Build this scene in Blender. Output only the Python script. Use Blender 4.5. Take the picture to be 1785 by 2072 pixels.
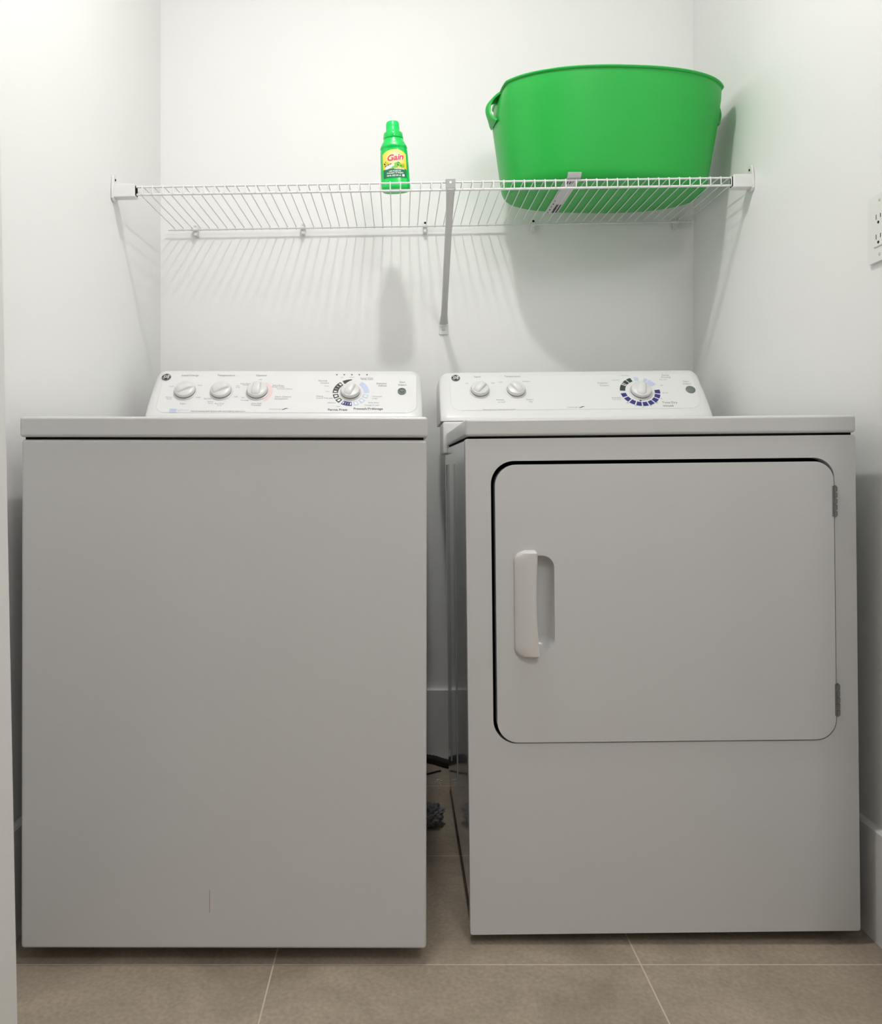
import bpy, bmesh, math, random
from math import sin, cos, pi, radians
from mathutils import Vector, Matrix
random.seed(7)
S = bpy.context.scene
COL = S.collection
for o in list(bpy.data.objects):
    bpy.data.objects.remove(o)

# ------------------------------------------------------------------ camera
F, CX, CY, CH = 1653.0, 808.0, 948.0, 0.84      # focal length (px), optical axis (px), camera height (m)
cam_d = bpy.data.cameras.new('camera')
cam_d.sensor_fit = 'HORIZONTAL'; cam_d.sensor_width = 36.0
cam_d.lens = 36.0 * F / 1785.0
cam_d.shift_x = (892.5 - CX) / 1785.0
cam_d.shift_y = -(1036.0 - CY) / 1785.0
cam_d.clip_start = 0.02
cam = bpy.data.objects.new('camera', cam_d); COL.objects.link(cam)
cam.location = (0, 0, CH); cam.rotation_euler = (pi/2, 0, 0)
S.camera = cam

# ------------------------------------------------------------------ light, world, exposure
S.view_settings.view_transform = 'Standard'
S.view_settings.look = 'None'
S.view_settings.gamma = 1.0
S.view_settings.use_curve_mapping = False
S.view_settings.exposure = 0.13
w = bpy.data.worlds.new('world'); S.world = w; w.use_nodes = True
w.node_tree.nodes['Background'].inputs[0].default_value = (0.9, 0.95, 1.0, 1)
w.node_tree.nodes['Background'].inputs[1].default_value = 0.15
LIGHTS = [  # name, location, size, power, colour
    ('closet_lamp_bulb', (-0.01, 1.27, 2.43), 0.08, 11.0, (1.0, 0.985, 0.965)),
    ('hall_fill_light', (0.55, -0.35, 2.40), 0.36, 28.0, (1.0, 0.985, 0.965)),  # added fill to brighten the machine fronts, not a known lamp
]
for n, loc, size, pw, c in LIGHTS:
    l = bpy.data.lights.new(n, 'POINT'); l.shadow_soft_size = size/2; l.energy = pw; l.color = c
    o = bpy.data.objects.new(n, l); COL.objects.link(o); o.location = loc
# the alcove lamp's diffuser throws more light down than sideways
l = bpy.data.lights.new('closet_lamp_diffuser', 'AREA'); l.shape = 'DISK'; l.size = 0.08; l.energy = 5.5; l.color = (1.0, 0.985, 0.965)
o = bpy.data.objects.new('closet_lamp_diffuser', l); COL.objects.link(o); o.location = (-0.01, 1.27, 2.43)

# ------------------------------------------------------------------ helpers
def P(px, py, d):
    """point that projects to photo pixel (px,py) at depth d"""
    return Vector(((px-CX)*d/F, d, CH + (CY-py)*d/F))

def lin(r, g, b):
    def f(c):
        c /= 255.0
        return c/12.92 if c <= 0.04045 else ((c+0.055)/1.055)**2.4
    return (f(r), f(g), f(b), 1.0)

def mat(name, col, rough=0.5, metal=0.0, coat=0.0, var=0.03, vscale=8.0, bump=0.0, bscale=200.0, spec=0.5, sss=0.0, coat_rough=0.1):
    m = bpy.data.materials.new(name); m.use_nodes = True
    nt = m.node_tree; b = nt.nodes['Principled BSDF']
    tc = nt.nodes.new('ShaderNodeTexCoord')
    nz = nt.nodes.new('ShaderNodeTexNoise'); nz.inputs['Scale'].default_value = vscale; nz.inputs['Detail'].default_value = 4
    nt.links.new(tc.outputs['Object'], nz.inputs['Vector'])
    mx = nt.nodes.new('ShaderNodeMix'); mx.data_type = 'RGBA'
    c = col[:3]
    mx.inputs['A'].default_value = (*[x*(1-var) for x in c], 1)
    mx.inputs['B'].default_value = (*[min(1, x*(1+var)) for x in c], 1)
    nt.links.new(nz.outputs['Fac'], mx.inputs['Factor'])
    nt.links.new(mx.outputs['Result'], b.inputs['Base Color'])
    b.inputs['Roughness'].default_value = rough
    b.inputs['Metallic'].default_value = metal
    b.inputs['Coat Weight'].default_value = coat
    b.inputs['Coat Roughness'].default_value = coat_rough
    b.inputs['Specular IOR Level'].default_value = spec
    if sss:
        b.inputs['Subsurface Weight'].default_value = sss
        b.inputs['Subsurface Radius'].default_value = (0.01, 0.03, 0.01)
        b.inputs['Subsurface Scale'].default_value = 0.5
    if bump:
        n2 = nt.nodes.new('ShaderNodeTexNoise'); n2.inputs['Scale'].default_value = bscale; n2.inputs['Detail'].default_value = 3
        nt.links.new(tc.outputs['Object'], n2.inputs['Vector'])
        bp = nt.nodes.new('ShaderNodeBump'); bp.inputs['Strength'].default_value = bump; bp.inputs['Distance'].default_value = 0.001
        nt.links.new(n2.outputs['Fac'], bp.inputs['Height'])
        nt.links.new(bp.outputs['Normal'], b.inputs['Normal'])
    return m

M = {}
M['wall'] = mat('wall_paint', (0.86, 0.86, 0.85), 0.6, var=0.006, vscale=3, bump=0.12, bscale=350)
M['ceil'] = mat('ceiling_paint', (0.86, 0.86, 0.85), 0.8, var=0.01)
M['trim'] = mat('trim_paint', (0.80, 0.79, 0.78), 0.35, var=0.01)
M['enamel'] = mat('white_enamel', (0.62, 0.618, 0.615), 0.28, coat=0.35, var=0.012, vscale=3, coat_rough=0.18)
M['side'] = mat('side_enamel', (0.68, 0.70, 0.70), 0.12, coat=0.6, var=0.01, coat_rough=0.05)
M['plastic'] = mat('white_plastic', (0.76, 0.76, 0.76), 0.3, var=0.01, vscale=5)
M['overlay'] = mat('panel_overlay', (0.78, 0.78, 0.78), 0.35, var=0.006)
M['knob'] = mat('knob_plastic', (0.72, 0.72, 0.71), 0.3, var=0.01)
M['handle'] = mat('handle_plastic', (0.66, 0.64, 0.625), 0.3, var=0.01)
M['rubber'] = mat('black_rubber', (0.008, 0.008, 0.009), 0.6, var=0.1)
M['dark'] = mat('dark_gap', (0.008, 0.008, 0.009), 0.9, var=0.1, spec=0.1)
M['wire'] = mat('white_wire_coating', (0.78, 0.78, 0.77), 0.35, var=0.01)
M['clip'] = mat('clip_plastic', (0.76, 0.77, 0.75), 0.4, var=0.01)
M['bracemetal'] = mat('brace_metal', (0.62, 0.62, 0.60), 0.4, var=0.02)
M['hook'] = mat('hook_metal', (0.36, 0.36, 0.355), 0.4, var=0.02)
M['steel'] = mat('hinge_steel', (0.24, 0.24, 0.24), 0.35, metal=0.9, var=0.05)
M['chrome'] = mat('chrome_ring', (0.30, 0.30, 0.30), 0.12, metal=1.0, var=0.02)  # toned down so the knob bands also read as shadow
M['tub'] = mat('green_tub_plastic', lin(30, 172, 64), 0.36, var=0.05, vscale=6, sss=0.05)
M['bottle'] = mat('green_bottle_plastic', lin(0, 206, 88), 0.25, var=0.02, coat=0.3)
M['cap'] = mat('green_cap_plastic', lin(0, 216, 98), 0.3, var=0.02)
M['ink'] = mat('grey_print', lin(105, 105, 105), 0.5, var=0.02)
M['inklight'] = mat('light_grey_print', lin(150, 150, 152), 0.5, var=0.02)
M['black'] = mat('black_print', lin(38, 38, 38), 0.5, var=0.02)
M['charcoal'] = mat('charcoal_print', lin(62, 62, 60), 0.5, var=0.03)
M['greenblack'] = mat('green_black_print', lin(52, 66, 60), 0.5, var=0.03)
M['navy'] = mat('navy_print', lin(52, 50, 122), 0.5, var=0.03)
M['lightblue'] = mat('pale_blue_print', lin(196, 206, 232), 0.5, var=0.02)
M['pink'] = mat('pale_red_print', lin(238, 212, 210), 0.5, var=0.02)
M['white'] = mat('white_print', (0.86, 0.86, 0.86), 0.5, var=0.01)
M['button'] = mat('grey_button', lin(112, 120, 116), 0.4, var=0.03)
M['red'] = mat('red_print', lin(226, 52, 62), 0.4, var=0.02)
M['leaf'] = mat('leaf_green_print', lin(120, 196, 50), 0.4, var=0.1)
M['deepgreen'] = mat('deep_green_print', lin(0, 118, 74), 0.4, var=0.05)
M['yellow'] = mat('yellow_print', lin(214, 200, 40), 0.4, var=0.05)
M['lavender'] = mat('lavender_print', lin(222, 224, 250), 0.4, var=0.02)
M['inknavy'] = mat('ink_navy_print', lin(24, 34, 50), 0.4, var=0.02)
M['paper'] = mat('sticker_paper', (0.66, 0.64, 0.66), 0.5, var=0.01)
M['lint'] = mat('grey_lint', (0.22, 0.22, 0.235), 0.95, var=0.35, vscale=90, bump=0.8, bscale=300)
M['outlet'] = mat('outlet_plastic', (0.82, 0.82, 0.80), 0.3, var=0.01)
M['scratch'] = mat('red_scratch', lin(176, 130, 132), 0.5, var=0.05)
M['speck'] = mat('dark_speck', lin(70, 66, 66), 0.6, var=0.05)

def label_mat():
    m = bpy.data.materials.new('bottle_label_print'); m.use_nodes = True
    nt = m.node_tree; b = nt.nodes['Principled BSDF']; b.inputs['Roughness'].default_value = 0.35
    tc = nt.nodes.new('ShaderNodeTexCoord'); sp = nt.nodes.new('ShaderNodeSeparateXYZ')
    nt.links.new(tc.outputs['Object'], sp.inputs[0])
    # radial glow printed round the word
    vm = nt.nodes.new('ShaderNodeVectorMath'); vm.operation = 'MULTIPLY_ADD'
    vm.inputs[1].default_value = (1/0.036, 0, 1/0.040); vm.inputs[2].default_value = (-0.05, 0, -0.088/0.040)
    nt.links.new(tc.outputs['Object'], vm.inputs[0])
    ln = nt.nodes.new('ShaderNodeVectorMath'); ln.operation = 'LENGTH'; nt.links.new(vm.outputs[0], ln.inputs[0])
    cr = nt.nodes.new('ShaderNodeValToRGB')
    e = cr.color_ramp.elements
    e[0].position = 0.15; e[0].color = lin(252, 240, 200)
    e[1].position = 1.0; e[1].color = lin(250, 206, 6)
    k = e.new(0.6); k.color = lin(252, 226, 110)
    nt.links.new(ln.outputs['Value'], cr.inputs[0]); nt.links.new(cr.outputs[0], b.inputs['Base Color'])
    return m
M['label'] = label_mat()

def floor_mat():
    m = bpy.data.materials.new('floor_tile'); m.use_nodes = True
    nt = m.node_tree; b = nt.nodes['Principled BSDF']
    tc = nt.nodes.new('ShaderNodeTexCoord')
    mp = nt.nodes.new('ShaderNodeMapping'); mp.inputs['Location'].default_value = (0.213, -1.383 + 0.389*8, 0)
    mp.inputs['Location'].default_value[0] += 0.622*6
    nt.links.new(tc.outputs['Object'], mp.inputs['Vector'])
    br = nt.nodes.new('ShaderNodeTexBrick'); br.offset = 0.0; br.squash = 1.0
    br.inputs['Scale'].default_value = 1.0; br.inputs['Mortar Size'].default_value = 0.0014
    br.inputs['Mortar Smooth'].default_value = 0.25
    br.inputs['Brick Width'].default_value = 0.622; br.inputs['Row Height'].default_value = 0.389
    nt.links.new(mp.outputs[0], br.inputs['Vector'])
    n1 = nt.nodes.new('ShaderNodeTexNoise'); n1.inputs['Scale'].default_value = 5; n1.inputs['Detail'].default_value = 7; n1.inputs['Roughness'].default_value = 0.65
    n1.inputs['Distortion'].default_value = 0.6
    n2 = nt.nodes.new('ShaderNodeTexNoise'); n2.inputs['Scale'].default_value = 130; n2.inputs['Detail'].default_value = 4
    for n in (n1, n2): nt.links.new(tc.outputs['Object'], n.inputs['Vector'])
    cr = nt.nodes.new('ShaderNodeValToRGB')
    e = cr.color_ramp.elements
    e[0].position = 0.3; e[0].color = lin(146, 134, 118)
    e[1].position = 0.72; e[1].color = lin(180, 166, 148)
    nt.links.new(n1.outputs['Fac'], cr.inputs[0])
    mx = nt.nodes.new('ShaderNodeMix'); mx.data_type = 'RGBA'; mx.blend_type = 'MULTIPLY'; mx.inputs['Factor'].default_value = 1
    r2 = nt.nodes.new('ShaderNodeMapRange'); r2.inputs['From Min'].default_value = 0.3; r2.inputs['From Max'].default_value = 0.7
    r2.inputs['To Min'].default_value = 0.86; r2.inputs['To Max'].default_value = 1.1
    nt.links.new(n2.outputs['Fac'], r2.inputs['Value'])
    nt.links.new(cr.outputs[0], mx.inputs['A']); nt.links.new(r2.outputs[0], mx.inputs['B'])
    m2 = nt.nodes.new('ShaderNodeMix'); m2.data_type = 'RGBA'
    nt.links.new(br.outputs['Fac'], m2.inputs['Factor']); nt.links.new(mx.outputs['Result'], m2.inputs['A'])
    m2.inputs['B'].default_value = lin(206, 194, 176)
    nt.links.new(m2.outputs['Result'], b.inputs['Base Color'])
    b.inputs['Roughness'].default_value = 0.5
    bp = nt.nodes.new('ShaderNodeBump'); bp.inputs['Strength'].default_value = 0.15; bp.inputs['Distance'].default_value = 0.001
    nt.links.new(n2.outputs['Fac'], bp.inputs['Height']); nt.links.new(bp.outputs['Normal'], b.inputs['Normal'])
    return m
M['floor'] = floor_mat()

def obj(name, bm, m, parent=None, smooth=40, loc=None, recalc=True):
    if recalc: bmesh.ops.recalc_face_normals(bm, faces=bm.faces)
    me = bpy.data.meshes.new(name); bm.to_mesh(me); bm.free()
    mats = m if isinstance(m, (list, tuple)) else [m]
    for x in mats: me.materials.append(x)
    if smooth:
        for p in me.polygons: p.use_smooth = True
        me.set_sharp_from_angle(angle=radians(smooth))
    o = bpy.data.objects.new(name, me); COL.objects.link(o)
    if parent: o.parent = parent
    if loc: o.location = loc
    if smooth == 40:
        wn = o.modifiers.new('wn', 'WEIGHTED_NORMAL'); wn.keep_sharp = True; wn.weight = 100
    return o

def empty(name, loc, label, cat, group=None, rot=(0, 0, 0)):
    o = bpy.data.objects.new(name, None); COL.objects.link(o); o.location = loc; o.rotation_euler = rot
    o.empty_display_size = 0.05
    o['label'] = label; o['category'] = cat
    if group: o['group'] = group
    return o

def struct(name, bm, m, smooth=0):
    o = obj(name, bm, m, None, smooth); o['kind'] = 'structure'; return o

def box(bm, x0, x1, y0, y1, z0, z1, bev=0.0, seg=3):
    r = bmesh.ops.create_cube(bm, size=1.0)
    vs = r['verts']
    for v in vs:
        v.co = Vector(((x0+x1)/2 + v.co.x*(x1-x0), (y0+y1)/2 + v.co.y*(y1-y0), (z0+z1)/2 + v.co.z*(z1-z0)))
    if bev:
        es = list({e for v in vs for e in v.link_edges})
        bmesh.ops.bevel(bm, geom=es, offset=bev, segments=seg, affect='EDGES', profile=0.5)
    return bm

def B(*a, **k): return box(bmesh.new(), *a, **k)

def tube(bm, pts, r, seg=8, closed=False, flat=1.0, up=Vector((0, 0, 1)), cap=True):
    """tube along pts; r may be a list; flat squashes along 'up'"""
    n = len(pts); pts = [Vector(p) for p in pts]
    rs = r if isinstance(r, (list, tuple)) else [r]*n
    fl = flat if isinstance(flat, (list, tuple)) else [flat]*n
    rings = []; prev = None
    for i in range(n):
        a = pts[(i-1) % n] if (closed or i > 0) else pts[i]
        b = pts[(i+1) % n] if (closed or i < n-1) else pts[i]
        t = (b-a).normalized()
        if prev is None:
            u = up if abs(t.dot(up)) < 0.95 else Vector((0, 1, 0))
            s = t.cross(u).normalized()
        else:
            s = (prev - t*prev.dot(t)).normalized()
        prev = s; q = s.cross(t)
        rings.append([bm.verts.new(pts[i] + s*rs[i]*cos(2*pi*k/seg) + q*rs[i]*fl[i]*sin(2*pi*k/seg)) for k in range(seg)])
    m_ = n if closed else n-1
    for i in range(m_):
        A, C = rings[i], rings[(i+1) % n]
        for k in range(seg):
            bm.faces.new((A[k], A[(k+1) % seg], C[(k+1) % seg], C[k]))
    if cap and not closed:
        bm.faces.new(rings[0][::-1]); bm.faces.new(rings[-1])
    return bm

def rrect(x0, x1, z0, z1, r, n=8):
    if not isinstance(r, (list, tuple)): r = [r]*4   # order: BL, BR, TR, TL
    out = []
    for (cx, cz, a0, rr) in ((x0+r[0], z0+r[0], pi, r[0]), (x1-r[1], z0+r[1], 1.5*pi, r[1]), (x1-r[2], z1-r[2], 0, r[2]), (x0+r[3], z1-r[3], pi/2, r[3])):
        for k in range(n+1):
            a = a0 + (pi/2)*k/n
            out.append((cx+rr*cos(a), cz+rr*sin(a)))
    return out

def plate(bm, outer, holes, y0, y1, bev=0.0, seg=3):
    """prism with outline in the x-z plane between depths y0 (front) and y1"""
    loops = [outer] + list(holes); es = []; vv = []
    for L in loops:
        vs = [bm.verts.new((x, y0, z)) for x, z in L]; vv += vs
        for i in range(len(vs)): es.append(bm.edges.new((vs[i], vs[(i+1) % len(vs)])))
    r = bmesh.ops.triangle_fill(bm, use_beauty=True, use_dissolve=False, edges=es)
    fs = [g for g in r['geom'] if isinstance(g, bmesh.types.BMFace)]
    rim = list(es)
    ex = bmesh.ops.extrude_face_region(bm, geom=fs)
    nv = [g for g in ex['geom'] if isinstance(g, bmesh.types.BMVert)]
    for v in nv: v.co.y = y1
    if bev:
        # keep old faces as front
        bmesh.ops.bevel(bm, geom=[e for e in rim if e.is_valid], offset=bev, segments=seg, affect='EDGES', profile=0.5, clamp_overlap=True)
    return bm

def lathe(bm, prof, seg=32, mtx=None, sx=1.0, sy=1.0):
    """prof: list of (r,z)"""
    rings = []
    for r, z in prof:
        if r < 1e-6: rings.append([bm.verts.new((0, 0, z))])
        else: rings.append([bm.verts.new((r*sx*cos(2*pi*k/seg), r*sy*sin(2*pi*k/seg), z)) for k in range(seg)])
    for A, C in zip(rings, rings[1:]):
        for k in range(seg):
            if len(A) == 1 and len(C) == 1: continue
            if len(A) == 1: bm.faces.new((A[0], C[k], C[(k+1) % seg]))
            elif len(C) == 1: bm.faces.new((A[k], A[(k+1) % seg], C[0]))
            else: bm.faces.new((A[k], A[(k+1) % seg], C[(k+1) % seg], C[k]))
    if mtx:
        for R in rings:
            for v in R: v.co = mtx @ v.co
    return bm

def text_into(bm, s, size, fn, align='CENTER', shear=0.0, bold=0.0, space=1.0, res=3):
    """lay the word flat through fn(x, y) -> Vector"""
    c = bpy.data.curves.new('t', 'FONT'); c.body = s; c.size = size; c.align_x = align; c.align_y = 'CENTER'
    c.shear = shear; c.offset = bold; c.space_character = space; c.resolution_u = res
    o = bpy.data.objects.new('t', c); COL.objects.link(o)
    bpy.context.view_layer.update()
    dg = bpy.context.evaluated_depsgraph_get()
    me = bpy.data.meshes.new_from_object(o.evaluated_get(dg))
    vs = [bm.verts.new(fn(v.co.x, v.co.y)) for v in me.vertices]
    for p in me.polygons:
        try: bm.faces.new([vs[i] for i in p.vertices])
        except ValueError: pass
    bpy.data.objects.remove(o); bpy.data.curves.remove(c); bpy.data.meshes.remove(me)

# ------------------------------------------------------------------ the room
XL, XR, YB, ZC = -0.697, 0.859, 2.386, 2.52
struct('floor', B(-1.7, 1.7, -1.4, YB+0.1, -0.1, 0.0), M['floor'])
struct('ceiling', B(-1.7, 1.7, -1.4, YB+0.1, ZC, ZC+0.1), M['ceil'])
struct('wall_back', B(XL-0.1, XR+0.1, YB, YB+0.1, 0, ZC), M['wall'])
struct('wall_left', B(XL-0.1, XL, 1.03, YB, 0, ZC), M['wall'])
struct('wall_right', B(XR, XR+0.1, 1.05, YB, 0, ZC), M['wall'])
# the return wall at the left edge of the opening leans a little, as in the photograph
bm = bmesh.new()
def edge_x(z): return -0.4825 - 0.0195*(z-0.19)
vs = [bm.verts.new(c) for c in ((-1.7, 0.91, 0), (edge_x(0), 0.91, 0), (edge_x(0), 1.03, 0), (-1.7, 1.03, 0),
                                (-1.7, 0.91, ZC), (edge_x(ZC), 0.91, ZC), (edge_x(ZC), 1.03, ZC), (-1.7, 1.03, ZC))]
for f in ((0, 1, 2, 3), (4, 5, 6, 7), (0, 1, 5, 4), (1, 2, 6, 5), (2, 3, 7, 6), (3, 0, 4, 7)): bm.faces.new([vs[i] for i in f])
struct('wall_front_left', bm, M['trim'])
struct('wall_front_right', B(0.72, 1.7, 0.93, 1.05, 0, ZC), M['wall'])
struct('wall_hall_left', B(-1.7, -1.6, -1.4, 0.91, 0, ZC), M['wall'])
struct('wall_hall_right', B(1.6, 1.7, -1.4, 0.93, 0, ZC), M['wall'])
struct('wall_hall_rear', B(-1.6, 1.6, -1.4, -1.3, 0, ZC), M['wall'])
BH = 0.199
def baseboard(name, bx, ch):
    bm = B(*bx); 
    struct(name, bm, M['trim'])
def bb_profile(name, pts, axis, a0, a1):
    bm = bmesh.new(); A = []; C = []
    for (o_, z) in pts:
        if axis == 'x': A.append(bm.verts.new((a0, o_, z))); C.append(bm.verts.new((a1, o_, z)))
        else: A.append(bm.verts.new((o_, a0, z))); C.append(bm.verts.new((o_, a1, z)))
    n = len(A)
    for i in range(n): bm.faces.new((A[i], A[(i+1) % n], C[(i+1) % n], C[i]))
    bm.faces.new(A[::-1]); bm.faces.new(C)
    struct(name, bm, M['trim'])
T = 0.015
bb_profile('baseboard_back', [(YB, 0), (YB-T, 0), (YB-T, BH-0.003), (YB-T+0.003, BH), (YB, BH)], 'x', XL, XR)
bb_profile('baseboard_left', [(XL, 0), (XL+T, 0), (XL+T, BH-0.003), (XL+T-0.003, BH), (XL, BH)], 'y', 1.03, YB-T)
bb_profile('baseboard_right', [(XR, 0), (XR-T, 0), (XR-T, BH-0.003), (XR-T+0.003, BH), (XR, BH)], 'y', 1.05, YB-T)

# ceiling trims for the alcove lamp and the added hall fill (above the frame)
for n, loc, size, pw, c in LIGHTS:
    r = size/2
    L = empty('ceiling_lamp', (loc[0], loc[1], ZC), 'round white flush ceiling lamp' + (' above the laundry alcove opening' if 'closet' in n else ' added with the fill light in the hall behind the camera'), 'lamp')
    hz = ZC - loc[2]
    obj('lamp_trim', lathe(bmesh.new(), [(r+0.03, 0), (r+0.03, -0.015), (r+0.02, -0.018), (0, -0.018)], 40), M['trim'], L)

# ------------------------------------------------------------------ console pieces shared by both machines
TH = radians(38.5)
class Face:
    """leaning control face: plane through (d0,z0), leaning back by TH; all in world numbers, minus the parent's origin"""
    def __init__(s, d0, z0, org, roll=0.0): s.d0, s.z0, s.org, s.roll = d0, z0, Vector(org), roll
    def hit(s, px, py):
        # ray through the pixel, taken into the machine's own axes, met with the leaning plane there
        R = Matrix.Rotation(-s.roll, 3, 'Y')
        o = R @ (Vector((0, 0, CH)) - s.org); v = R @ Vector(((px-CX)/F, 1, (CY-py)/F))
        t = math.tan(TH); y0 = s.d0 - s.org.y; z0 = s.z0 - s.org.z
        k = (y0 + (o.z-z0)*t - o.y)/(v.y - v.z*t)
        return o + v*k
    def loc(s, v): return v
    def at(s, px, py, h=0.0, u=0.0, v=0.0):
        """point at pixel + (u right, v up the slope) metres, raised h off the face"""
        p = s.loc(s.hit(px, py))
        return p + Vector((u, v*sin(TH) - h*cos(TH), v*cos(TH) + h*sin(TH)))
    def mtx(s, px, py, h=0.0):
        o = s.at(px, py, h)
        m = Matrix((( 1, 0, 0, o.x), (0, sin(TH), -cos(TH), o.y), (0, cos(TH), sin(TH), o.z), (0, 0, 0, 1)))
        return m

def console_body(xl, xr, d0, z0, d1, z1, zb, org, yb):
    """extruded console: profile in the y-z plane with softly rounded top and cheeks"""
    prof = [(d0+0.012, zb), (d0-0.006, zb+0.004), (d0-0.006, z0-0.010), (d0, z0)]
    n = 6
    for k in range(1, n+1):
        t = k/n; prof.append((d0+(d1-d0)*t, z0+(z1-z0)*t))
    prof += [(d1+0.008, z1+0.0045), (d1+0.018, z1+0.005), (yb-0.01, z1-0.004), (yb, z1-0.015), (yb, zb)]
    bm = bmesh.new(); R = 0.028
    secs = []
    W = 6
    zs0 = zb
    for side in (0, 1):
        L = []
        for k in range(W+1):
            a = pi/2*k/W
            off = R*(1-sin(a)); L.append((xl+off*0.9 if side == 0 else xr-off*0.9, (1-cos(a)) if True else 0))
        secs.append(L)
    order = [(x, 1-c) for x, c in secs[0]][::-1] + [(x, 1-c) for x, c in secs[1]]
    # build sections from outermost left to outermost right
    left = []
    for k in range(W+1):
        a = pi/2*k/W                      # 0 -> outer face, pi/2 -> full height
        left.append((xl + R*(1-cos(a)), R*(1-sin(a))))
    sections = left + [(xl+xr-x, dz) for x, dz in reversed(left)]
    rings = []
    for x, dz in sections:
        ring = []
        for (y, z) in prof:
            f = max(0.0, min(1.0, (z-z0)/(z1-z0)))
            zz = z - dz*f*f*1.0
            yy = y + (dz*0.35 if y < (d1+yb)/2 else 0)
            ring.append(bm.verts.new((x-org[0], yy-org[1], zz-org[2])))
        rings.append(ring)
    n = len(prof)
    for A, C in zip(rings, rings[1:]):
        for i in range(n): bm.faces.new((A[i], A[(i+1) % n], C[(i+1) % n], C[i]))
    bm.faces.new(rings[0][::-1]); bm.faces.new(rings[-1])
    return bm

def face_panel(fc, corners, r, h, bev=0.0015):
    """rounded overlay lying on the face between two pixel corners (BL, TR)"""
    (xa, ya), (xb, yb) = corners
    a = fc.at(xa, ya); b = fc.at(xb, yb)
    W = b.x-a.x; H = (b.z-a.z)/cos(TH)
    L = rrect(0, W, 0, H, r, 8)
    bm = bmesh.new(); n = len(L)
    def q(u, v, hh): return a + Vector((u, v*sin(TH)-hh*cos(TH), v*cos(TH)+hh*sin(TH)))
    cu, cv = W/2, H/2
    lo = [bm.verts.new(q(u, v, -0.002)) for u, v in L]
    mi = [bm.verts.new(q(u, v, h-bev)) for u, v in L]
    hi = [bm.verts.new(q(u-(u-cu)/abs(u-cu)*bev, v-(v-cv)/abs(v-cv)*bev, h)) for u, v in L]
    for A, C in ((lo, mi), (mi, hi)):
        for i in range(n): bm.faces.new((A[i], A[(i+1) % n], C[(i+1) % n], C[i]))
    bm.faces.new(hi)
    return bm

def knob(fc, px, py, r, ang, h0, parent, name='knob', grip_mat=None, fin=0.0135):
    m = fc.mtx(px, py, h0)
    ring = obj('knob_ring', lathe(bmesh.new(), [(0, 0), (r*1.12, 0), (r*1.12, 0.0018), (r*1.02, 0.003), (0, 0.003)], 40, m), M['knob'], None)
    body = obj(name, lathe(bmesh.new(), [(r*0.9, 0.002), (r*0.985, 0.004), (r, 0.006), (r*0.97, 0.012), (r*0.9, 0.0145), (r*0.6, 0.0165), (0, 0.0175)], 40, m), M['knob'], parent)
    ring.parent = body; 
    band = obj('chrome_shade_band', lathe(bmesh.new(), [(r*0.93, 0.002), (r*1.0, 0.002), (r*1.012, 0.0066), (r*0.93, 0.0066)], 40, m), M['chrome'], body)  # chrome ring, darkened to paint in the shadow crescent under the knob
    # grip: a tapered fin across the knob
    bm = bmesh.new(); rot = Matrix.Rotation(-radians(ang), 4, 'Z'); w0, w1 = r*0.44, r*0.30
    L = 18; secs = []
    for i in range(L+1):
        t = -1 + 2*i/L
        y = t*r*0.93
        hh = 0.0125 + fin*(1-abs(t)**3.2)*(0.82+0.18*t)
        ww = (w0 + (w1-w0)*(t+1)/2)*math.sqrt(max(0.02, 1-t**6))
        prof = [(-ww*1.25, 0.010), (-ww, hh-0.002), (-ww*0.7, hh), (ww*0.7, hh), (ww, hh-0.002), (ww*1.25, 0.010)]
        secs.append([bm.verts.new(m @ rot @ Vector((x, y, z))) for x, z in prof])
    for A, C in zip(secs, secs[1:]):
        for i in range(5): bm.faces.new((A[i], A[i+1], C[i+1], C[i]))
    bm.faces.new(secs[0]); bm.faces.new(secs[-1][::-1])
    obj('grip', bm, grip_mat or M['knob'], body, 50)
    return body

def arc_seg(bm, fc, px, py, r0, r1, a0, a1, h, taper=False, n=None):
    """flat printed segment, angles in degrees clockwise from 12 o'clock"""
    n = n or max(2, int(abs(a1-a0)/5)); I = []; O = []
    for k in range(n+1):
        a = radians(a0+(a1-a0)*k/n); ri = r0 + ((r1-r0)*0.85*k/n if taper else 0)
        I.append(bm.verts.new(fc.at(px, py, h, ri*sin(a), ri*cos(a))))
        O.append(bm.verts.new(fc.at(px, py, h, r1*sin(a), r1*cos(a))))
    for k in range(n): bm.faces.new((I[k], I[k+1], O[k+1], O[k]))

def words(fc, items, h, m, parent, name='lettering'):
    for it in items:
        bm = bmesh.new()
        s, px, py, size = it[:4]; kw = it[4] if len(it) > 4 else {}
        al = kw.get('align', 'CENTER')
        text_into(bm, s, size, lambda x, y: fc.at(px, py, h, x, y), al, kw.get('shear', 0), kw.get('bold', 0), kw.get('space', 1.0), 2)
        obj(name, bm, m, parent, 0, recalc=False)

def emblem(fc, px, py, r, h, parent):
    m = fc.mtx(px, py, h)
    e = obj('maker_emblem', lathe(bmesh.new(), [(0, 0.0), (r, 0.0), (r, 0.0018), (r*0.93, 0.0026), (0, 0.0026)], 40, m), M['chrome'], parent)
    e['label'] = 'small round maker emblem'
    obj('emblem_disc', lathe(bmesh.new(), [(0, 0.0027), (r*0.86, 0.0027), (r*0.86, 0.0029), (0, 0.0029)], 40, m), M['black'], e)
    bm = bmesh.new()
    for k in range(4):
        a0 = k*90+20
        arc_seg(bm, fc, px, py, r*0.66, r*0.74, a0, a0+50, h+0.0031)
    text_into(bm, 'GE', r*1.05, lambda x, y: fc.at(px, py, h+0.0031, x, y), shear=0.3, bold=0.0002)
    obj('emblem_letters', bm, M['white'], e, 0, recalc=False)

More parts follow.
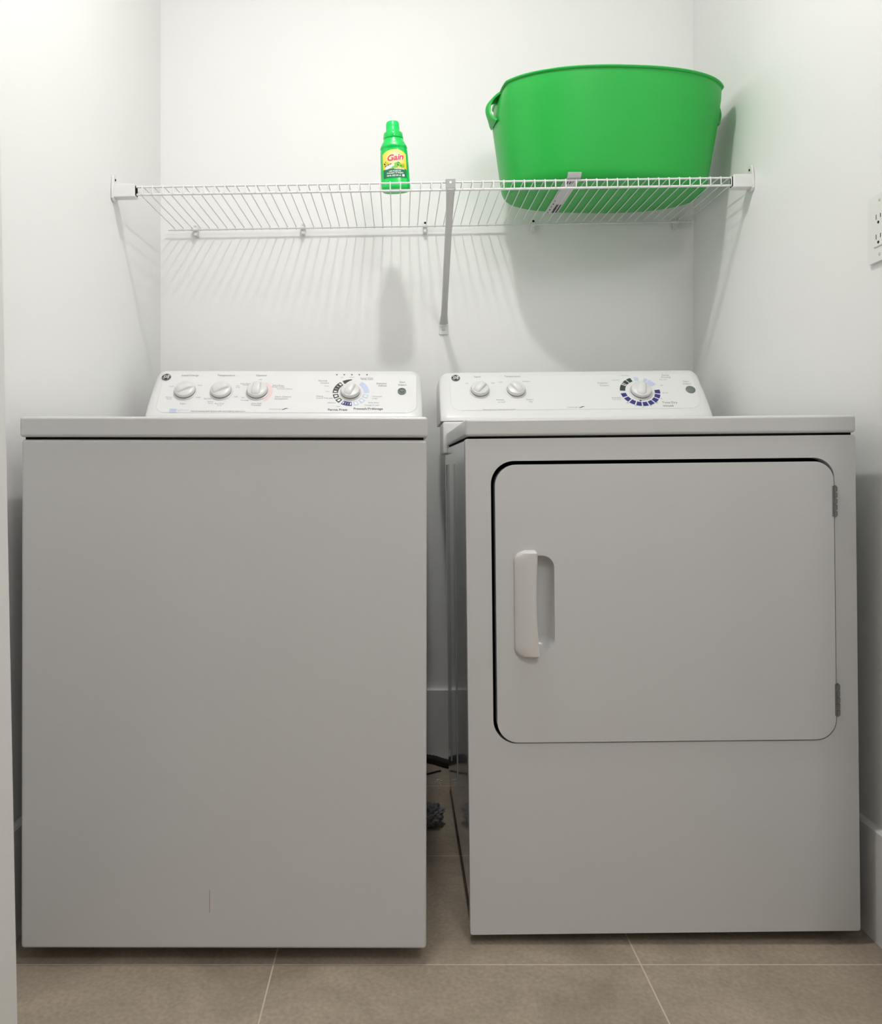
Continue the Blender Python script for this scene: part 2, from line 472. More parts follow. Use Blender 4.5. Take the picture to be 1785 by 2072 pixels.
# ------------------------------------------------------------------ washing machine
WX0, WX1, WD = -0.6394, 0.0457, 1.378
W = empty('washing_machine', (-0.2968, 1.378, 0), 'white top-load washing machine with plain front, left of the dryer', 'washing machine', rot=(0, 0.0015, 0))
wo = Vector((-0.2968, 1.378, 0))
hw = (WX1-WX0)/2
bm = B(-hw, hw, 0.0, 0.66, 0.029, 0.889, bev=0.006)
obj('cabinet', bm, M['enamel'], W)
obj('seam', B(-hw+0.006, hw-0.006, 0.004, 0.655, 0.886, 0.895), M['dark'], W)
bm = B(-hw-0.0015, hw+0.0015, -0.004, 0.70, 0.8925, 0.9275, bev=0.0055, seg=4)
obj('top_panel', bm, M['enamel'], W)
obj('lid', B(-hw+0.05, hw-0.05, 0.03, 0.50, 0.9265, 0.9285, bev=0.0009), M['enamel'], W)
for sx in (-1, 1):
    for y in (0.16, 0.60):
        obj('leg', lathe(bmesh.new(), [(0, 0), (0.019, 0), (0.021, 0.005), (0.017, 0.011), (0.008, 0.012), (0.008, 0.036), (0, 0.036)], 20, Matrix.Translation((sx*(hw-0.05), y, 0))), M['rubber'], W)
bm = bmesh.new()
sc = P(424, 1824, WD) - wo
box(bm, sc.x-0.0004, sc.x+0.0004, -0.0003, 0.002, sc.z-0.019, sc.z+0.019)
obj('scratch', bm, M['scratch'], W)['label'] = 'thin reddish vertical scratch low on the front'
for (px, py, r) in ((79, 1193, 0.0011), (765, 1556, 0.0012), (703, 1122, 0.0008), (703, 1848, 0.0008)):
    c = P(px, py, WD) - wo
    obj('speck', lathe(bmesh.new(), [(0, 0), (r, 0), (0, 0.0005)], 10, Matrix.Translation((c.x, 0.0003, c.z)) @ Matrix.Rotation(pi/2, 4, 'X')), M['speck'], W)

fw = Face(2.022, 0.9746, wo)
cw = obj('console', console_body(-0.6325, 0.0565, 2.022, 0.9746, 2.1115, 1.0885, 0.9275, wo, 2.24), M['plastic'], W, 50)
HP = 0.0016
obj('control_panel', face_panel(fw, ((311, 836), (842, 758)), [0.026, 0.030, 0.010, 0.014], HP), M['overlay'], cw)
emblem(fw, 336, 765, 0.0118, HP, cw)
H = HP+0.0004
for (px, py, a) in ((374, 794, 66), (447, 794, 66), (520, 794, 4)):
    knob(fw, px, py, 0.0262, a, HP, cw)
dial = knob(fw, 708, 795.5, 0.0245, 24, HP, cw, 'cycle_dial', fin=0.013)
words(fw, [('Load/Charge', 384, 761, 0.0085), ('Temperature', 457, 761, 0.0085), ('Options', 528, 761, 0.0085),
           ('Start', 813, 774, 0.0075), ('Départ', 813, 779.5, 0.0075),
           ('Normal', 652, 771.5, 0.0072), ('Cottons', 656, 776, 0.0066),
           ('Delicates', 771, 777, 0.0072), ('Délicats', 773, 781.5, 0.0066)], H, M['ink'], cw)
words(fw, [('Prewash/Prélavage', 744, 828, 0.0098, {'bold': 0.00012}), ('Perma Press', 682, 830, 0.0098, {'bold': 0.00012})], H, M['charcoal'], cw)
small = [('Small', 346, 783, .0058), ('Petit', 404, 781, .0058), ('Medium', 341, 805, .0052), ('Moyen', 341, 808.5, .0052), ('Large', 400, 805, .0058), ('Super', 369, 818, .0065),
         ('Hot', 480, 782, .0052), ('Cold', 480, 785, .0052), ('Cold', 476, 804, .0052), ('Tap Cold', 419, 808, .0052), ('Warm', 425, 814, .0058), ('Warm', 425, 817.5, .0052), ('Eco Cold', 443, 818, .006), ('Froid', 443, 821.5, .0052),
         ('Off', 526, 769.5, .0055), ('Extra Rinse', 496, 777.5, .0056), ('Rinçage', 497, 780, .0048), ('On', 491, 806, .006), ('Trempage', 494, 811, .0052), ('Auto Soak', 518, 817.5, .0062), ('Trempage', 517, 821, .0062),
         ('Extra Rinse', 562, 781, .0062), ('Double rinçage', 562, 784, .0052), ('and Fabric Softener', 575, 788, .0052), ('Fabric Softener', 572, 804, .0068), ('Assouplissant', 568, 808, .0062),
         ('Heavy', 646, 802.5, .0075), ('Lourd Très sale', 656, 806.5, .0066), ('Medium', 670, 816, .006), ('Light', 684, 823, .0052),
         ('Handwash', 762, 803, .0058), ('Lavage', 757, 807, .0052), ('Bulky Items', 755, 815.5, .0058), ('Lavage à main', 752, 820.5, .0066), ('Speed Wash', 741, 766, .0066), ('Lavage rapide', 742, 768.5, .0056),
         ('Fill', 691, 765, .0052), ('Wash', 711, 764.5, .0052), ('Rinse', 660, 782, .0052), ('Spin', 662, 793, .0052)]
words(fw, small, H, M['inklight'], cw, 'small_lettering')
words(fw, [('Hybrid sensing wash system with auto balance suspension', 440, 833.2, .0058)], H, M['ink'], cw, 'caption')
words(fw, [('Commercial', 555, 828.8, .0055)], H, M['inklight'], cw, 'caption')
def wave(fc, px, py, parent, sc=1.0):
    bm = bmesh.new(); n = 14
    for k in range(n):
        for j in (0, 1): pass
    up = []; dn = []
    for k in range(n+1):
        t = k/n; u = (t-0.5)*0.018*sc; v = -0.0019*sin(2*pi*t)*sc; th = 0.0011*sin(pi*t)*sc+0.0001
        up.append(bm.verts.new(fc.at(px, py, H, u, v+th))); dn.append(bm.verts.new(fc.at(px, py, H, u, v-th)))
    for k in range(n): bm.faces.new((dn[k], dn[k+1], up[k+1], up[k]))
    obj('wave_mark', bm, M['black'], parent, 0)
wave(fw, 575, 828.3, cw)
bm = bmesh.new()
text_into(bm, 'EnergySaver', 0.0085, lambda x, y: fw.at(363.5, 831, H, x, y))
for k in range(4):
    a = fw.at(349, 832, H, -0.0085+k*0.0045, -0.006); b_ = fw.at(349, 832, H, -0.0085+k*0.0045+0.0036, 0.006)
    v = [bm.verts.new(c) for c in (a, Vector((b_.x, a.y, a.z)), b_, Vector((a.x, b_.y, b_.z)))]
    bm.faces.new(v)
obj('energy_mark', bm, M['lightblue'], cw, 0)
# ring of printed segments around the dial
R0, R1 = 0.0325, 0.0462
def ring(fc, px, py, parent, segs, r0, r1, label=None):
    by = {}
    for (a0, a1, mk, kind) in segs: by.setdefault(mk, []).append((a0, a1, kind))
    for mk, L in by.items():
        bm = bmesh.new(); wh = bmesh.new(); anyw = False
        for a0, a1, kind in L:
            arc_seg(bm, fc, px, py, r0, r1, a0, a1, H, taper=(kind == 't'))
            if kind in ('w', 'ww', 'www'):
                anyw = True; q = (a1-a0); e = (r1-r0)
                cnt = {'w': 1, 'ww': 2, 'www': 4}[kind]
                for i in range(cnt):
                    c0 = a0 + q*(i+0.28)/cnt; c1 = a0 + q*(i+0.72)/cnt
                    if cnt > 2 and i in (1, 2) : c0 = a0+q*(i+0.44)/cnt; c1 = a0+q*(i+0.56)/cnt
                    arc_seg(wh, fc, px, py, r0+e*0.22, r0+e*0.78, c0, c1, H+0.0002)
        o = obj('dial_scale', bm, M[mk], parent, 0)
        if anyw: obj('scale_window', wh, M['white'], o, 0)
        else: wh.free()
ring(fw, 709, 795, cw, [(-30, 2, 'charcoal', 't'), (-92, -38, 'charcoal', 'www'), (-118, -99, 'charcoal', 'w'), (-141, -124, 'charcoal', 'w'),
     (-185, -149, 'navy', 'www'), (36, 92, 'lightblue', ''), (101, 118, 'lightblue', 'w'), (126, 144, 'lightblue', 'w'), (152, 168, 'lightblue', 'w')], R0, R1)
bm = bmesh.new(); arc_seg(bm, fw, 520, 794, 0.029, 0.0385, 28, 150, H)
obj('option_arc', bm, M['pink'], cw, 0)['label'] = 'pale red arc beside the options knob'
for px in (680.5, 695.5, 711, 726, 741.5):
    obj('indicator_light', lathe(bmesh.new(), [(0.0021, 0), (0.0021, 0.0006), (0, 0.0008)], 12, fw.mtx(px, 759, HP)), M['ink'], cw)
m_ = fw.mtx(812, 793, HP)
bt = obj('start_button', lathe(bmesh.new(), [(0, 0), (0.0105, 0), (0.0105, 0.003), (0.0085, 0.0036), (0.0075, 0.002), (0.005, 0.002), (0.0045, 0.004), (0, 0.0045)], 32, m_), M['button'], cw)
bt['label'] = 'grey round start button'

# ------------------------------------------------------------------ dryer
ROLL = -0.0108
DO = Vector((0.1255, 1.44, 0.0176))
D = empty('clothes_dryer', DO, 'white clothes dryer with hinged rectangular front door, right of the washer', 'clothes dryer', rot=(0, ROLL, 0))
RI = Matrix.Rotation(-ROLL, 3, 'Y')
def dl(px, py, d=1.44):
    return RI @ (P(px, py, d) - DO)
DW, DH = 0.688, 0.9105
# cabinet behind the front panel
cab = obj('cabinet', B(0.002, DW-0.002, 0.045, 0.665, 0.036, 0.874, bev=0.004), M['side'], D)
obj('cabinet_flange', B(0.002, 0.020, 0.020, 0.047, 0.036, 0.874, bev=0.001), M['side'], cab)
obj('cabinet_flange', B(DW-0.020, DW-0.002, 0.020, 0.047, 0.036, 0.874, bev=0.001), M['side'], cab)
# pressed ribs on the left side
for yy in (0.32, 0.525, 0.60):
    bm = bmesh.new()
    tube(bm, [(0.0015, yy, 0.12), (0.0015, yy, 0.832)], 0.0045, 12, flat=0.3, up=Vector((1, 0, 0)))
    obj('side_rib', bm, M['side'], cab)
op_a, op_b = dl(1001, 1503), dl(1692, 929)
ox0, ox1, oz0, oz1 = dl(996, 1215).x, dl(1691, 1215).x, dl(1345, 1501).z, dl(1345, 929.5).z
opening = rrect(ox0, ox1, oz0, oz1, [0.041, 0.036, 0.036, 0.041], 10)
bm = bmesh.new()
plate(bm, rrect(0, DW, 0.0, 0.8745, 0.004, 3), [opening], 0.0, 0.022, bev=0.0028, seg=3)
obj('front_panel', bm, M['enamel'], D)
bm = B(ox0-0.02, ox1+0.02, 0.040, 0.044, oz0-0.02, oz1+0.02)
obj('door_gap_shade', bm, M['dark'], D)  # black sheet standing in for the shade inside the door gap
obj('seam', B(0.006, DW-0.006, 0.004, 0.60, 0.872, 0.8815), M['dark'], D)
bm = B(-0.0005, DW+0.0005, -0.003, 0.555, 0.8785, DH-0.0005, bev=0.0055, seg=4)
obj('top_panel', bm, M['enamel'], D)
bm = B(-0.0085, DW+0.004, 0.557, 0.70, 0.858, 0.9365, bev=0.004)
obj('rear_deck', bm, M['plastic'], D)
for sx in (0.05, DW-0.05):
    for y in (0.16, 0.60):
        zf = 0.001 - (DO.z + sx*0.0108)
        obj('leg', lathe(bmesh.new(), [(0, zf), (0.017, zf), (0.019, zf+0.004), (0.015, zf+0.010), (0.008, zf+0.011), (0.008, 0.040), (0, 0.040)], 20, Matrix.Translation((sx, y, 0))), M['rubber'], D)
# door
g = 0.0045
dx0, dx1, dz0, dz1 = ox0+0.0066, ox1-0.0027, oz0+0.0022, oz1-0.0066
hx0, hx1 = dl(1062, 1220).x, dl(1121.5, 1220).x
hz0, hz1 = dl(1100, 1317).z, dl(1100, 1124).z
bm = bmesh.new()
plate(bm, rrect(dx0, dx1, dz0, dz1, [0.037, 0.036, 0.034, 0.038], 10), [rrect(hx0, hx1, hz0, hz1, [0.02, 0.021, 0.021, 0.02], 8)], -0.0035, 0.0225, bev=0.003)
door = obj('door', bm, M['enamel'], D)
# scoop behind the handle
bm = bmesh.new(); loops = []
for k, (ins, dp) in enumerate(((0, -0.001), (0.0015, 0.004), (0.004, 0.009), (0.008, 0.013), (0.014, 0.016), (0.02, 0.0175))):
    r = max(0.004, 0.0205-ins*0.7)
    loops.append([bm.verts.new((x, dp, z)) for x, z in rrect(hx0+ins*0.6, hx1-ins, hz0+ins, hz1-ins, r, 8)])
for A, C in zip(loops, loops[1:]):
    n = len(A)
    for i in range(n): bm.faces.new((A[i], A[(i+1) % n], C[(i+1) % n], C[i]))
bm.faces.new(loops[-1])
obj('handle_recess', bm, M['enamel'], door, 60, recalc=False)
# handle: soft slab with rounded left corners and a concave right edge
ax0, ax1 = dl(1040.5, 1220).x, dl(1088.5, 1220).x
az0, az1 = dl(1066, 1330.5).z, dl(1066, 1113).z
bm = bmesh.new(); NH = 40; NW = 14; G = []
for i in range(NH+1):
    t = i/NH; z = az0+(az1-az0)*t
    e = min(t, 1-t)*(az1-az0)
    rr = 0.019
    lx = ax0 + (rr - math.sqrt(max(0, rr*rr-(rr-min(e, rr))**2)))
    bow = 0.0048*(sin(pi*min(1, max(0, t)))**0.8)
    er = min(e, 0.004); rx = ax1 + 0.0008*(1-2*t) - bow - (0.004 - math.sqrt(max(0, 0.004**2-(0.004-er)**2)))
    row = []
    for j in range(NW+1):
        s = j/NW; x = lx+(rx-lx)*s
        edge = min(1, e/0.0045)
        hgt = 0.0035 + 0.0105*math.sin(pi/2*min(1, s*1.15))**0.7*math.sin(pi/2*edge)**0.6
        if s > 0.92: hgt -= 0.002*((s-0.92)/0.08)**2
        row.append(bm.verts.new((x, -0.0035-hgt, z)))
    G.append(row)
for i in range(NH):
    for j in range(NW): bm.faces.new((G[i][j], G[i][j+1], G[i+1][j+1], G[i+1][j]))
bd = [G[i][0] for i in range(NH+1)] + [G[NH][j] for j in range(1, NW+1)] + [G[i][NW] for i in range(NH-1, -1, -1)] + [G[0][j] for j in range(NW-1, 0, -1)]
bk = [bm.verts.new((v.co.x, -0.0030, v.co.z)) for v in bd]
n = len(bd)
for i in range(n): bm.faces.new((bd[i], bk[i], bk[(i+1) % n], bd[(i+1) % n]))
hd = obj('handle', bm, M['handle'], door, 45); hd['label'] = 'white curved plastic pull handle'
# hinges
for (px, y0, y1) in ((1689, 983, 1045), (1694.5, 1383, 1447)):
    a, b_ = dl(px, y1), dl(px, y0); bm = bmesh.new(); n = 5
    for k in range(n):
        za = a.z+(b_.z-a.z)*(k+0.1)/n; zb = a.z+(b_.z-a.z)*(k+0.9)/n
        tube(bm, [(a.x, -0.0035, za), (a.x, -0.0035, zb)], 0.0033, 10)
    tube(bm, [(a.x, -0.0035, a.z-0.001), (a.x, -0.0035, b_.z+0.001)], 0.0016, 8)
    box(bm, a.x-0.0055, a.x+0.0008, -0.0042, -0.003, a.z, b_.z)
    obj('hinge', bm, M['steel'], door)['label'] = 'steel barrel hinge'

ZF = 0.9765 - 0.0108*(0.446-0.1255)
fd = Face(2.052, ZF, DO, ROLL)
cd_org = DO
cbm = console_body(0.1255-0.0115, 0.1255+0.6735, 2.052, ZF, 2.1415, ZF+0.114, 0.9550, DO, 2.26)
cd = obj('console', cbm, M['plastic'], D, 50)
pa = face_panel(fd, ((913, 832), (1400, 757)), [0.028, 0.030, 0.022, 0.010], HP)
obj('control_panel', pa, M['overlay'], cd)
emblem(fd, 922, 766.5, 0.0112, HP, cd)
knob(fd, 971, 792, 0.0235, 42, HP, cd); knob(fd, 1044, 792, 0.0235, -40, HP, cd)
dial2 = knob(fd, 1296, 794, 0.0262, 14, HP, cd, 'cycle_dial', fin=0.013)
bm = bmesh.new()
vs = [bm.verts.new(fd.at(1295, 794, H+0.0004, u, v)) for u, v in ((-0.0075, -0.0285), (-0.0005, -0.0285), (-0.0055, -0.0345))]
bm.faces.new(vs); obj('dial_pointer', bm, M['charcoal'], dial2, 0)
segs = [(-34, -19, 'greenblack', ''), (-50, -37, 'greenblack', ''), (-56, -53, 'greenblack', ''), (-86, -60, 'greenblack', ''),
        (-9, 5, 'lightblue', ''), (22, 33, 'lightblue', ''), (36, 62, 'lightblue', '')]
for k in range(9):
    a = -97 - k*20.4; segs.append((a-16.2, a, 'navy', ''))
ring(fd, 1295, 793, cd, segs, 0.0375, 0.0512)
words(fd, [('Signal', 966, 763.5, .0078), ('Temperature', 1037, 762.5, .0078), ('Cottons', 1219, 776, .0078), ('Cotons', 1223, 781, .0078),
           ('Perma', 1346, 760.5, .0072), ('Pressing', 1347, 764.5, .0072), ('Start', 1388, 773, .0072), ('Départ', 1390, 777.5, .0072)], H, M['inklight'], cd)
words(fd, [('Time Dry', 1355, 815.5, .0098), ('minuté', 1352, 822, .0098)], H, M['ink'], cd, 'lettering')
words(fd, [('On', 945, 777, .006), ('Off', 997, 776.5, .006), ('Low', 1013, 774, .006), ('Medium', 1065, 773, .006), ('Delicates', 1012, 810, .0056), ('Air Fluff', 1015, 815, .0056), ('Cottons', 1072, 809.5, .0056), ('High', 1074, 814, .0056),
           ('Heavy duty dryer with auto dry system', 1010, 829.5, .0052), ('Commercial', 1158, 825, .0052),
           ('More Dry', 1265, 761, .005), ('Less Dry', 1246, 770, .005), ('Dewrinkle', 1247, 806, .0056), ('Cool down', 1248, 809.5, .005), ('80', 1270, 816, .0056), ('70', 1286, 822, .0056), ('60', 1301, 825, .0056), ('50', 1317, 822, .0056), ('40', 1329, 816, .0056), ('30', 1338, 808, .0056), ('20 min', 1346, 796, .0056), ('Off', 1338, 781, .0056), ('Easy Care', 1342, 769, .005)], H, M['inklight'], cd, 'small_lettering')
wave(fd, 1177, 824.5, cd, 0.95)
obj('start_button', lathe(bmesh.new(), [(0, 0), (0.0122, 0), (0.0122, 0.0016), (0.0105, 0.003), (0.005, 0.0036), (0, 0.0038)], 32, fd.mtx(1397, 789.5, HP)), M['button'], cd)['label'] = 'grey oval start button'

# ------------------------------------------------------------------ wire shelf
SO = Vector((0.0, 1.985, 1.5335)); SR = -0.0158
SH = empty('wire_shelf', SO, 'white wire shelf with front lip spanning the alcove above both machines', 'shelf', rot=(0, SR, 0))
SI = Matrix.Rotation(-SR, 3, 'Y')
DB, RISE, LIP = 0.385, 0.010, 0.0180
def rod(name, y, z, x0, x1, r):
    bm = bmesh.new(); tube(bm, [(x0, y, z), (x1, y, z)], r, 10); return obj(name, bm, M['wire'], SH)
rod('front_top_rod', 0, 0, -0.645, 0.812, 0.0023)
rod('front_lower_rod', 0.0015, -LIP, -0.645, 0.812, 0.0028)
rod('back_rod', DB-0.008, RISE-0.0035, -0.668, 0.848, 0.0026)
rod('middle_rod', DB*0.55, RISE*0.55-0.0035, -0.668, 0.848, 0.0) if False else None
wr = 0.00135
bm = bmesh.new()
tube(bm, [(0, DB-0.008, RISE-0.007), (0, DB-0.004, RISE-0.002), (0, DB-0.009, RISE+0.0008), (0, DB-0.02, RISE+0.0004), (0, DB/2, RISE/2+0.0012), (0, 0.002, 0.0032), (0, -0.0025, 0.0022), (0, -0.0042, -0.001), (0, -0.0040, -LIP-0.002)], wr, 8)
w0 = obj('cross_wire', bm, M['wire'], SH, 60)
NW_ = 60; sp = 0.02508; x = -0.624-sp
w0.location = (x, 0, 0)
for i in range(1, NW_):
    c = w0.copy(); COL.objects.link(c); c.parent = SH; c.location = (x+sp*i, 0, 0)
# end brackets
for sgn, xw, xi in ((-1, XL+0.001, -0.640), (1, XR-0.001, 0.8085)):
    zc = lambda wx: SO.z + wx*(-math.tan(SR)) - SO.z
    a, b_ = min(xw, xi), max(xw, xi)
    bm = bmesh.new(); box(bm, a, b_, -0.010, 0.016, -LIP-0.008, 0.006, bev=0.0025)
    br = obj('end_bracket', bm, M['clip'], SH)
    bm = bmesh.new(); pw = 0.005
    pa_, pb_ = (a, a+pw) if sgn < 0 else (b_-pw, b_)
    # rounded wall plate in the y-z plane with a raised ear
    prof = []
    for k in range(13):
        an = pi*k/12; prof.append((0.003+0.010*cos(an), 0.021+0.009*sin(an)))
    prof += [(-0.012, 0.0), (-0.012, -LIP-0.010), (-0.006, -LIP-0.016), (0.010, -LIP-0.016), (0.018, -LIP-0.010), (0.018, 0.0)]
    A = [bm.verts.new((pa_, y, z)) for y, z in prof]; C = [bm.verts.new((pb_, y, z)) for y, z in prof]
    n = len(A)
    for i in range(n): bm.faces.new((A[i], A[(i+1) % n], C[(i+1) % n], C[i]))
    bm.faces.new(A[::-1]); bm.faces.new(C)
    obj('wall_plate', bm, M['clip'], br)
    xs = pb_ if sgn < 0 else pa_
    obj('screw_hole', lathe(bmesh.new(), [(0, 0), (0.0028, 0), (0.0028, 0.0012), (0, 0.0012)], 14, Matrix.Translation((xs, 0.003, 0.019)) @ Matrix.Rotation(-sgn*pi/2, 4, 'Y')), M['dark'], br)
    obj('socket_mouth', B(xi-0.001, xi+0.001, -0.006, 0.010, -LIP-0.003, 0.002), M['dark'], br)
# wall clips along the back rod
for i, (px, py) in enumerate(((397, 462), (614, 461), (860, 456), (1078, 455), (1367, 450))):
    c = SI @ (P(px, py, 2.372) - SO); cx = c.x; cz = RISE-0.0035
    bm = bmesh.new()
    tube(bm, [(cx-0.006, DB-0.008, cz), (cx+0.006, DB-0.008, cz)], 0.0058, 14)
    box(bm, cx-0.006, cx+0.006, DB-0.008, DB+0.015, cz-0.004, cz+0.013, bev=0.0015)
    box(bm, cx-0.005, cx+0.005, DB-0.006, DB+0.015, cz-0.017, cz, bev=0.002)
    k = obj('wall_clip', bm, M['clip'], SH)
    obj('nail_head', lathe(bmesh.new(), [(0, 0), (0.0034, 0), (0.0026, 0.002), (0, 0.0024)], 14, Matrix.Translation((cx+0.0005, DB-0.008, cz+0.009)) @ Matrix.Rotation(pi/2, 4, 'X')), M['dark'] if i in (2, 3) else M['bracemetal'], k)
bm = bmesh.new(); tube(bm, [(0.842, DB-0.008, RISE-0.0035), (0.851, DB-0.008, RISE-0.0035)], 0.0055, 14)
obj('rod_cap', bm, M['clip'], SH)
# diagonal brace
p0 = SI @ (P(912, 381, 1.978) - SO); p1 = SI @ (P(898, 655, 2.372) - SO)
bm = bmesh.new(); pts = []; rs = []; fl = []
for k in range(13):
    t = k/12; pts.append(p0.lerp(p1, t))
    rs.append(0.0088 if 0.12 < t < 0.9 else (0.0088+0.0022*(1-t/0.12) if t <= 0.12 else 0.0088+0.004*(t-0.9)/0.1))
    fl.append(0.75 if 0.12 < t < 0.9 else 0.4)
tube(bm, pts, rs, 14, flat=fl, up=Vector((0, -0.6, 0.8)))
brace = obj('brace', bm, M['bracemetal'], SH)
bm = B(p0.x-0.0118, p0.x+0.0118, -0.0085, -0.0060, -0.0175, 0.0045, bev=0.0008)
box(bm, p0.x-0.0118, p0.x+0.0118, -0.0085, 0.012, 0.0030, 0.0055, bev=0.0008)
obj('brace_hook', bm, M['hook'], brace)
obj('hook_hole', lathe(bmesh.new(), [(0, 0), (0.003, 0), (0.003, 0.0008), (0, 0.0008)], 14, Matrix.Translation((p0.x, -0.0084, -0.003)) @ Matrix.Rotation(pi/2, 4, 'X')), M['white'], brace)
bm = bmesh.new(); wy = YB-SO.y-0.0005
L = rrect(p1.x-0.0135, p1.x+0.0135, p1.z-0.030, p1.z+0.012, [0.004, 0.004, 0.009, 0.009], 5)
plate(bm, L, [], wy-0.004, wy, bev=0.001)
fp = obj('brace_foot', bm, M['clip'], brace)
obj('screw', lathe(bmesh.new(), [(0, 0), (0.0052, 0), (0.004, 0.0028), (0, 0.0034)], 18, Matrix.Translation((p1.x, wy-0.004, p1.z-0.014)) @ Matrix.Rotation(pi/2, 4, 'X')), M['bracemetal'], fp)

# ------------------------------------------------------------------ green tub
TX, TY, TYAW = 0.534, 2.140, radians(5)
tz = SO.z + TX*0.0158 + RISE*(TY-SO.y)/DB + 0.0032
TB = empty('laundry_tub', (TX, TY, tz), 'large green flexible plastic tub with loop handles on the wire shelf', 'tub', rot=(0.022, SR, TYAW))
TB.scale = (1, 1, 0.955)
HT = 0.262
def tubpt(a, h, off=0.0):
    t = h/HT
    A = 0.264 + 0.032*min(1, t*1.15) ; Bb = 0.152 + 0.030*t
    if t < 0.1:
        q = t/0.1; s = math.sqrt(max(0, 1-(1-q)**2)); A -= 0.013*(1-s); Bb -= 0.013*(1-s)
    A += off; Bb += off
    e = 2.0/2.35
    ca, sa = cos(a), sin(a)
    x = A*math.copysign(abs(ca)**e, ca); y = Bb*math.copysign(abs(sa)**e, sa)
    # pinched in at the handles, near the rim
    near = max(0, 1-(abs(y)/0.085)**2)
    x -= math.copysign(0.020*near*max(0, (t-0.72)/0.28)**1.2, ca) if t > 0.72 else 0
    y -= 0.018*t                         # mouth leans a little forward
    z = h
    return Vector((x, y, z))
def rimlift(a):
    return -0.004*abs(cos(a))**2
bm = bmesh.new(); SEG = 120
hs = [0, 0.001, 0.003, 0.007, 0.013, 0.020, 0.0265, 0.045, 0.075, 0.11, 0.15, 0.185, 0.20, 0.215, 0.228, 0.24, 0.25, 0.256]
rings = [[bm.verts.new(tubpt(2*pi*k/SEG, h)) for k in range(SEG)] for h in hs]
rim = []
for (off, dz) in ((0.0035, 0.257), (0.0050, 0.2595), (0.0042, 0.262), (0.0015, 0.263), (-0.002, 0.2615), (-0.0032, 0.256)):
    rings.append([bm.verts.new(tubpt(2*pi*k/SEG, min(dz, HT), off)+Vector((0, 0, 0))) for k in range(SEG)])
for h in reversed(hs[3:-1]):
    rings.append([bm.verts.new(tubpt(2*pi*k/SEG, h, -0.0032)) for k in range(SEG)])
for A, C in zip(rings, rings[1:]):
    for k in range(SEG): bm.faces.new((A[k], A[(k+1) % SEG], C[(k+1) % SEG], C[k]))
def fan(R, z, flip):
    inner = R
    c = Vector((sum(v.co.x for v in R)/SEG, sum(v.co.y for v in R)/SEG, z))
    for s in (0.85, 0.5):
        nr = [bm.verts.new(c.lerp(v.co, s)+Vector((0, 0, 0))) for v in R]
        for v in nr: v.co.z = z
        for k in range(SEG): bm.faces.new((inner[k], inner[(k+1) % SEG], nr[(k+1) % SEG], nr[k]))
        inner = nr
    cv = bm.verts.new(c)
    for k in range(SEG): bm.faces.new((inner[k], inner[(k+1) % SEG], cv))
fan(rings[0], 0.0, True); fan(rings[-1], 0.006, False)
obj('tub_body', bm, M['tub'], TB, 50)
# loop handles, one on each end
for sg in (-1, 1):
    a = pi if sg < 0 else 0
    top = tubpt(a, 0.258); low = tubpt(a, 0.185)
    bm = bmesh.new(); prof = []
    n = 18
    for k in range(n+1):
        t = k/n
        base = top.lerp(low, t)
        out = 0.027*sin(pi*min(1, t*1.0))**0.75 * (1.15-0.3*t)
        prof.append(Vector((base.x + sg*out, 0, base.z + 0.006*sin(pi*t)*(1-t))))
    secs = []
    for k in range(n+1):
        t = k/n; p = prof[k]
        tg = (prof[min(n, k+1)]-prof[max(0, k-1)]).normalized(); nm = Vector((tg.z, 0, -tg.x))
        hwid = 0.013 + 0.020*(1-sin(pi*t))**1.5
        th = 0.0028
        r = []
        for j in range(13):
            s = -1+2*j/12
            yy = s*hwid - 0.018*t*0 - 0.0175
            drop = 0.006*s*s
            r.append((Vector((p.x - sg*drop*sin(pi*t), yy, p.z)), nm*th))
        ring_ = [bm.verts.new(c+q) for c, q in r] + [bm.verts.new(c-q) for c, q in reversed(r)]
        secs.append(ring_)
    m2 = len(secs[0])
    for A, C in zip(secs, secs[1:]):
        for i in range(m2): bm.faces.new((A[i], A[(i+1) % m2], C[(i+1) % m2], C[i]))
    bm.faces.new(secs[0][::-1]); bm.faces.new(secs[-1])
    obj('handle', bm, M['tub'], TB, 60)
# price sticker folded from the tub's front round under its base
TI = (Matrix.Rotation(SR, 3, 'Y') @ Matrix.Rotation(0.022, 3, 'X')).inverted()
def tloc(px, py, d): return TI @ (P(px, py, d) - Vector((TX, TY, tz)))
s0 = tloc(1116, 433, 2.278); s1 = tloc(1160, 365, 1.985)
xa = (s0.x+s1.x)/2; hwS = 0.0165
bm = bmesh.new()
yf = -0.1590; yb2 = s0.y
path = [(yb2, -0.0006), (0, -0.0006), (yf+0.016, -0.0006), (yf-0.003, 0.0016), (yf-0.0085, 0.006), (yf-0.0115, 0.011)]
ro = []
for (y, z) in path:
    ro.append([bm.verts.new((xa-hwS, y, z-0.0004)), bm.verts.new((xa+hwS, y, z-0.0004)), bm.verts.new((xa+hwS, y+0.0, z+0.0004)), bm.verts.new((xa-hwS, y, z+0.0004))])
for A, C in zip(ro, ro[1:]):
    for i in range(4): bm.faces.new((A[i], A[(i+1) % 4], C[(i+1) % 4], C[i]))
bm.faces.new(ro[0]); bm.faces.new(ro[-1])
UNYAW = Matrix.Rotation(-TYAW, 3, 'Z')
for v in bm.verts: v.co = UNYAW @ v.co
st = obj('price_sticker', bm, M['paper'], TB, 30); st['label'] = 'long white barcode sticker under the base'
bm = bmesh.new(); random.seed(3); y = yb2-0.016
yy = yb2 - 0.012
while yy > yb2-0.085:
    wd = random.choice((0.0008, 0.0014, 0.002))
    box(bm, xa-0.002, xa+0.0125, yy-wd, yy, -0.0013, -0.00105); yy -= wd+random.choice((0.0008, 0.0014))
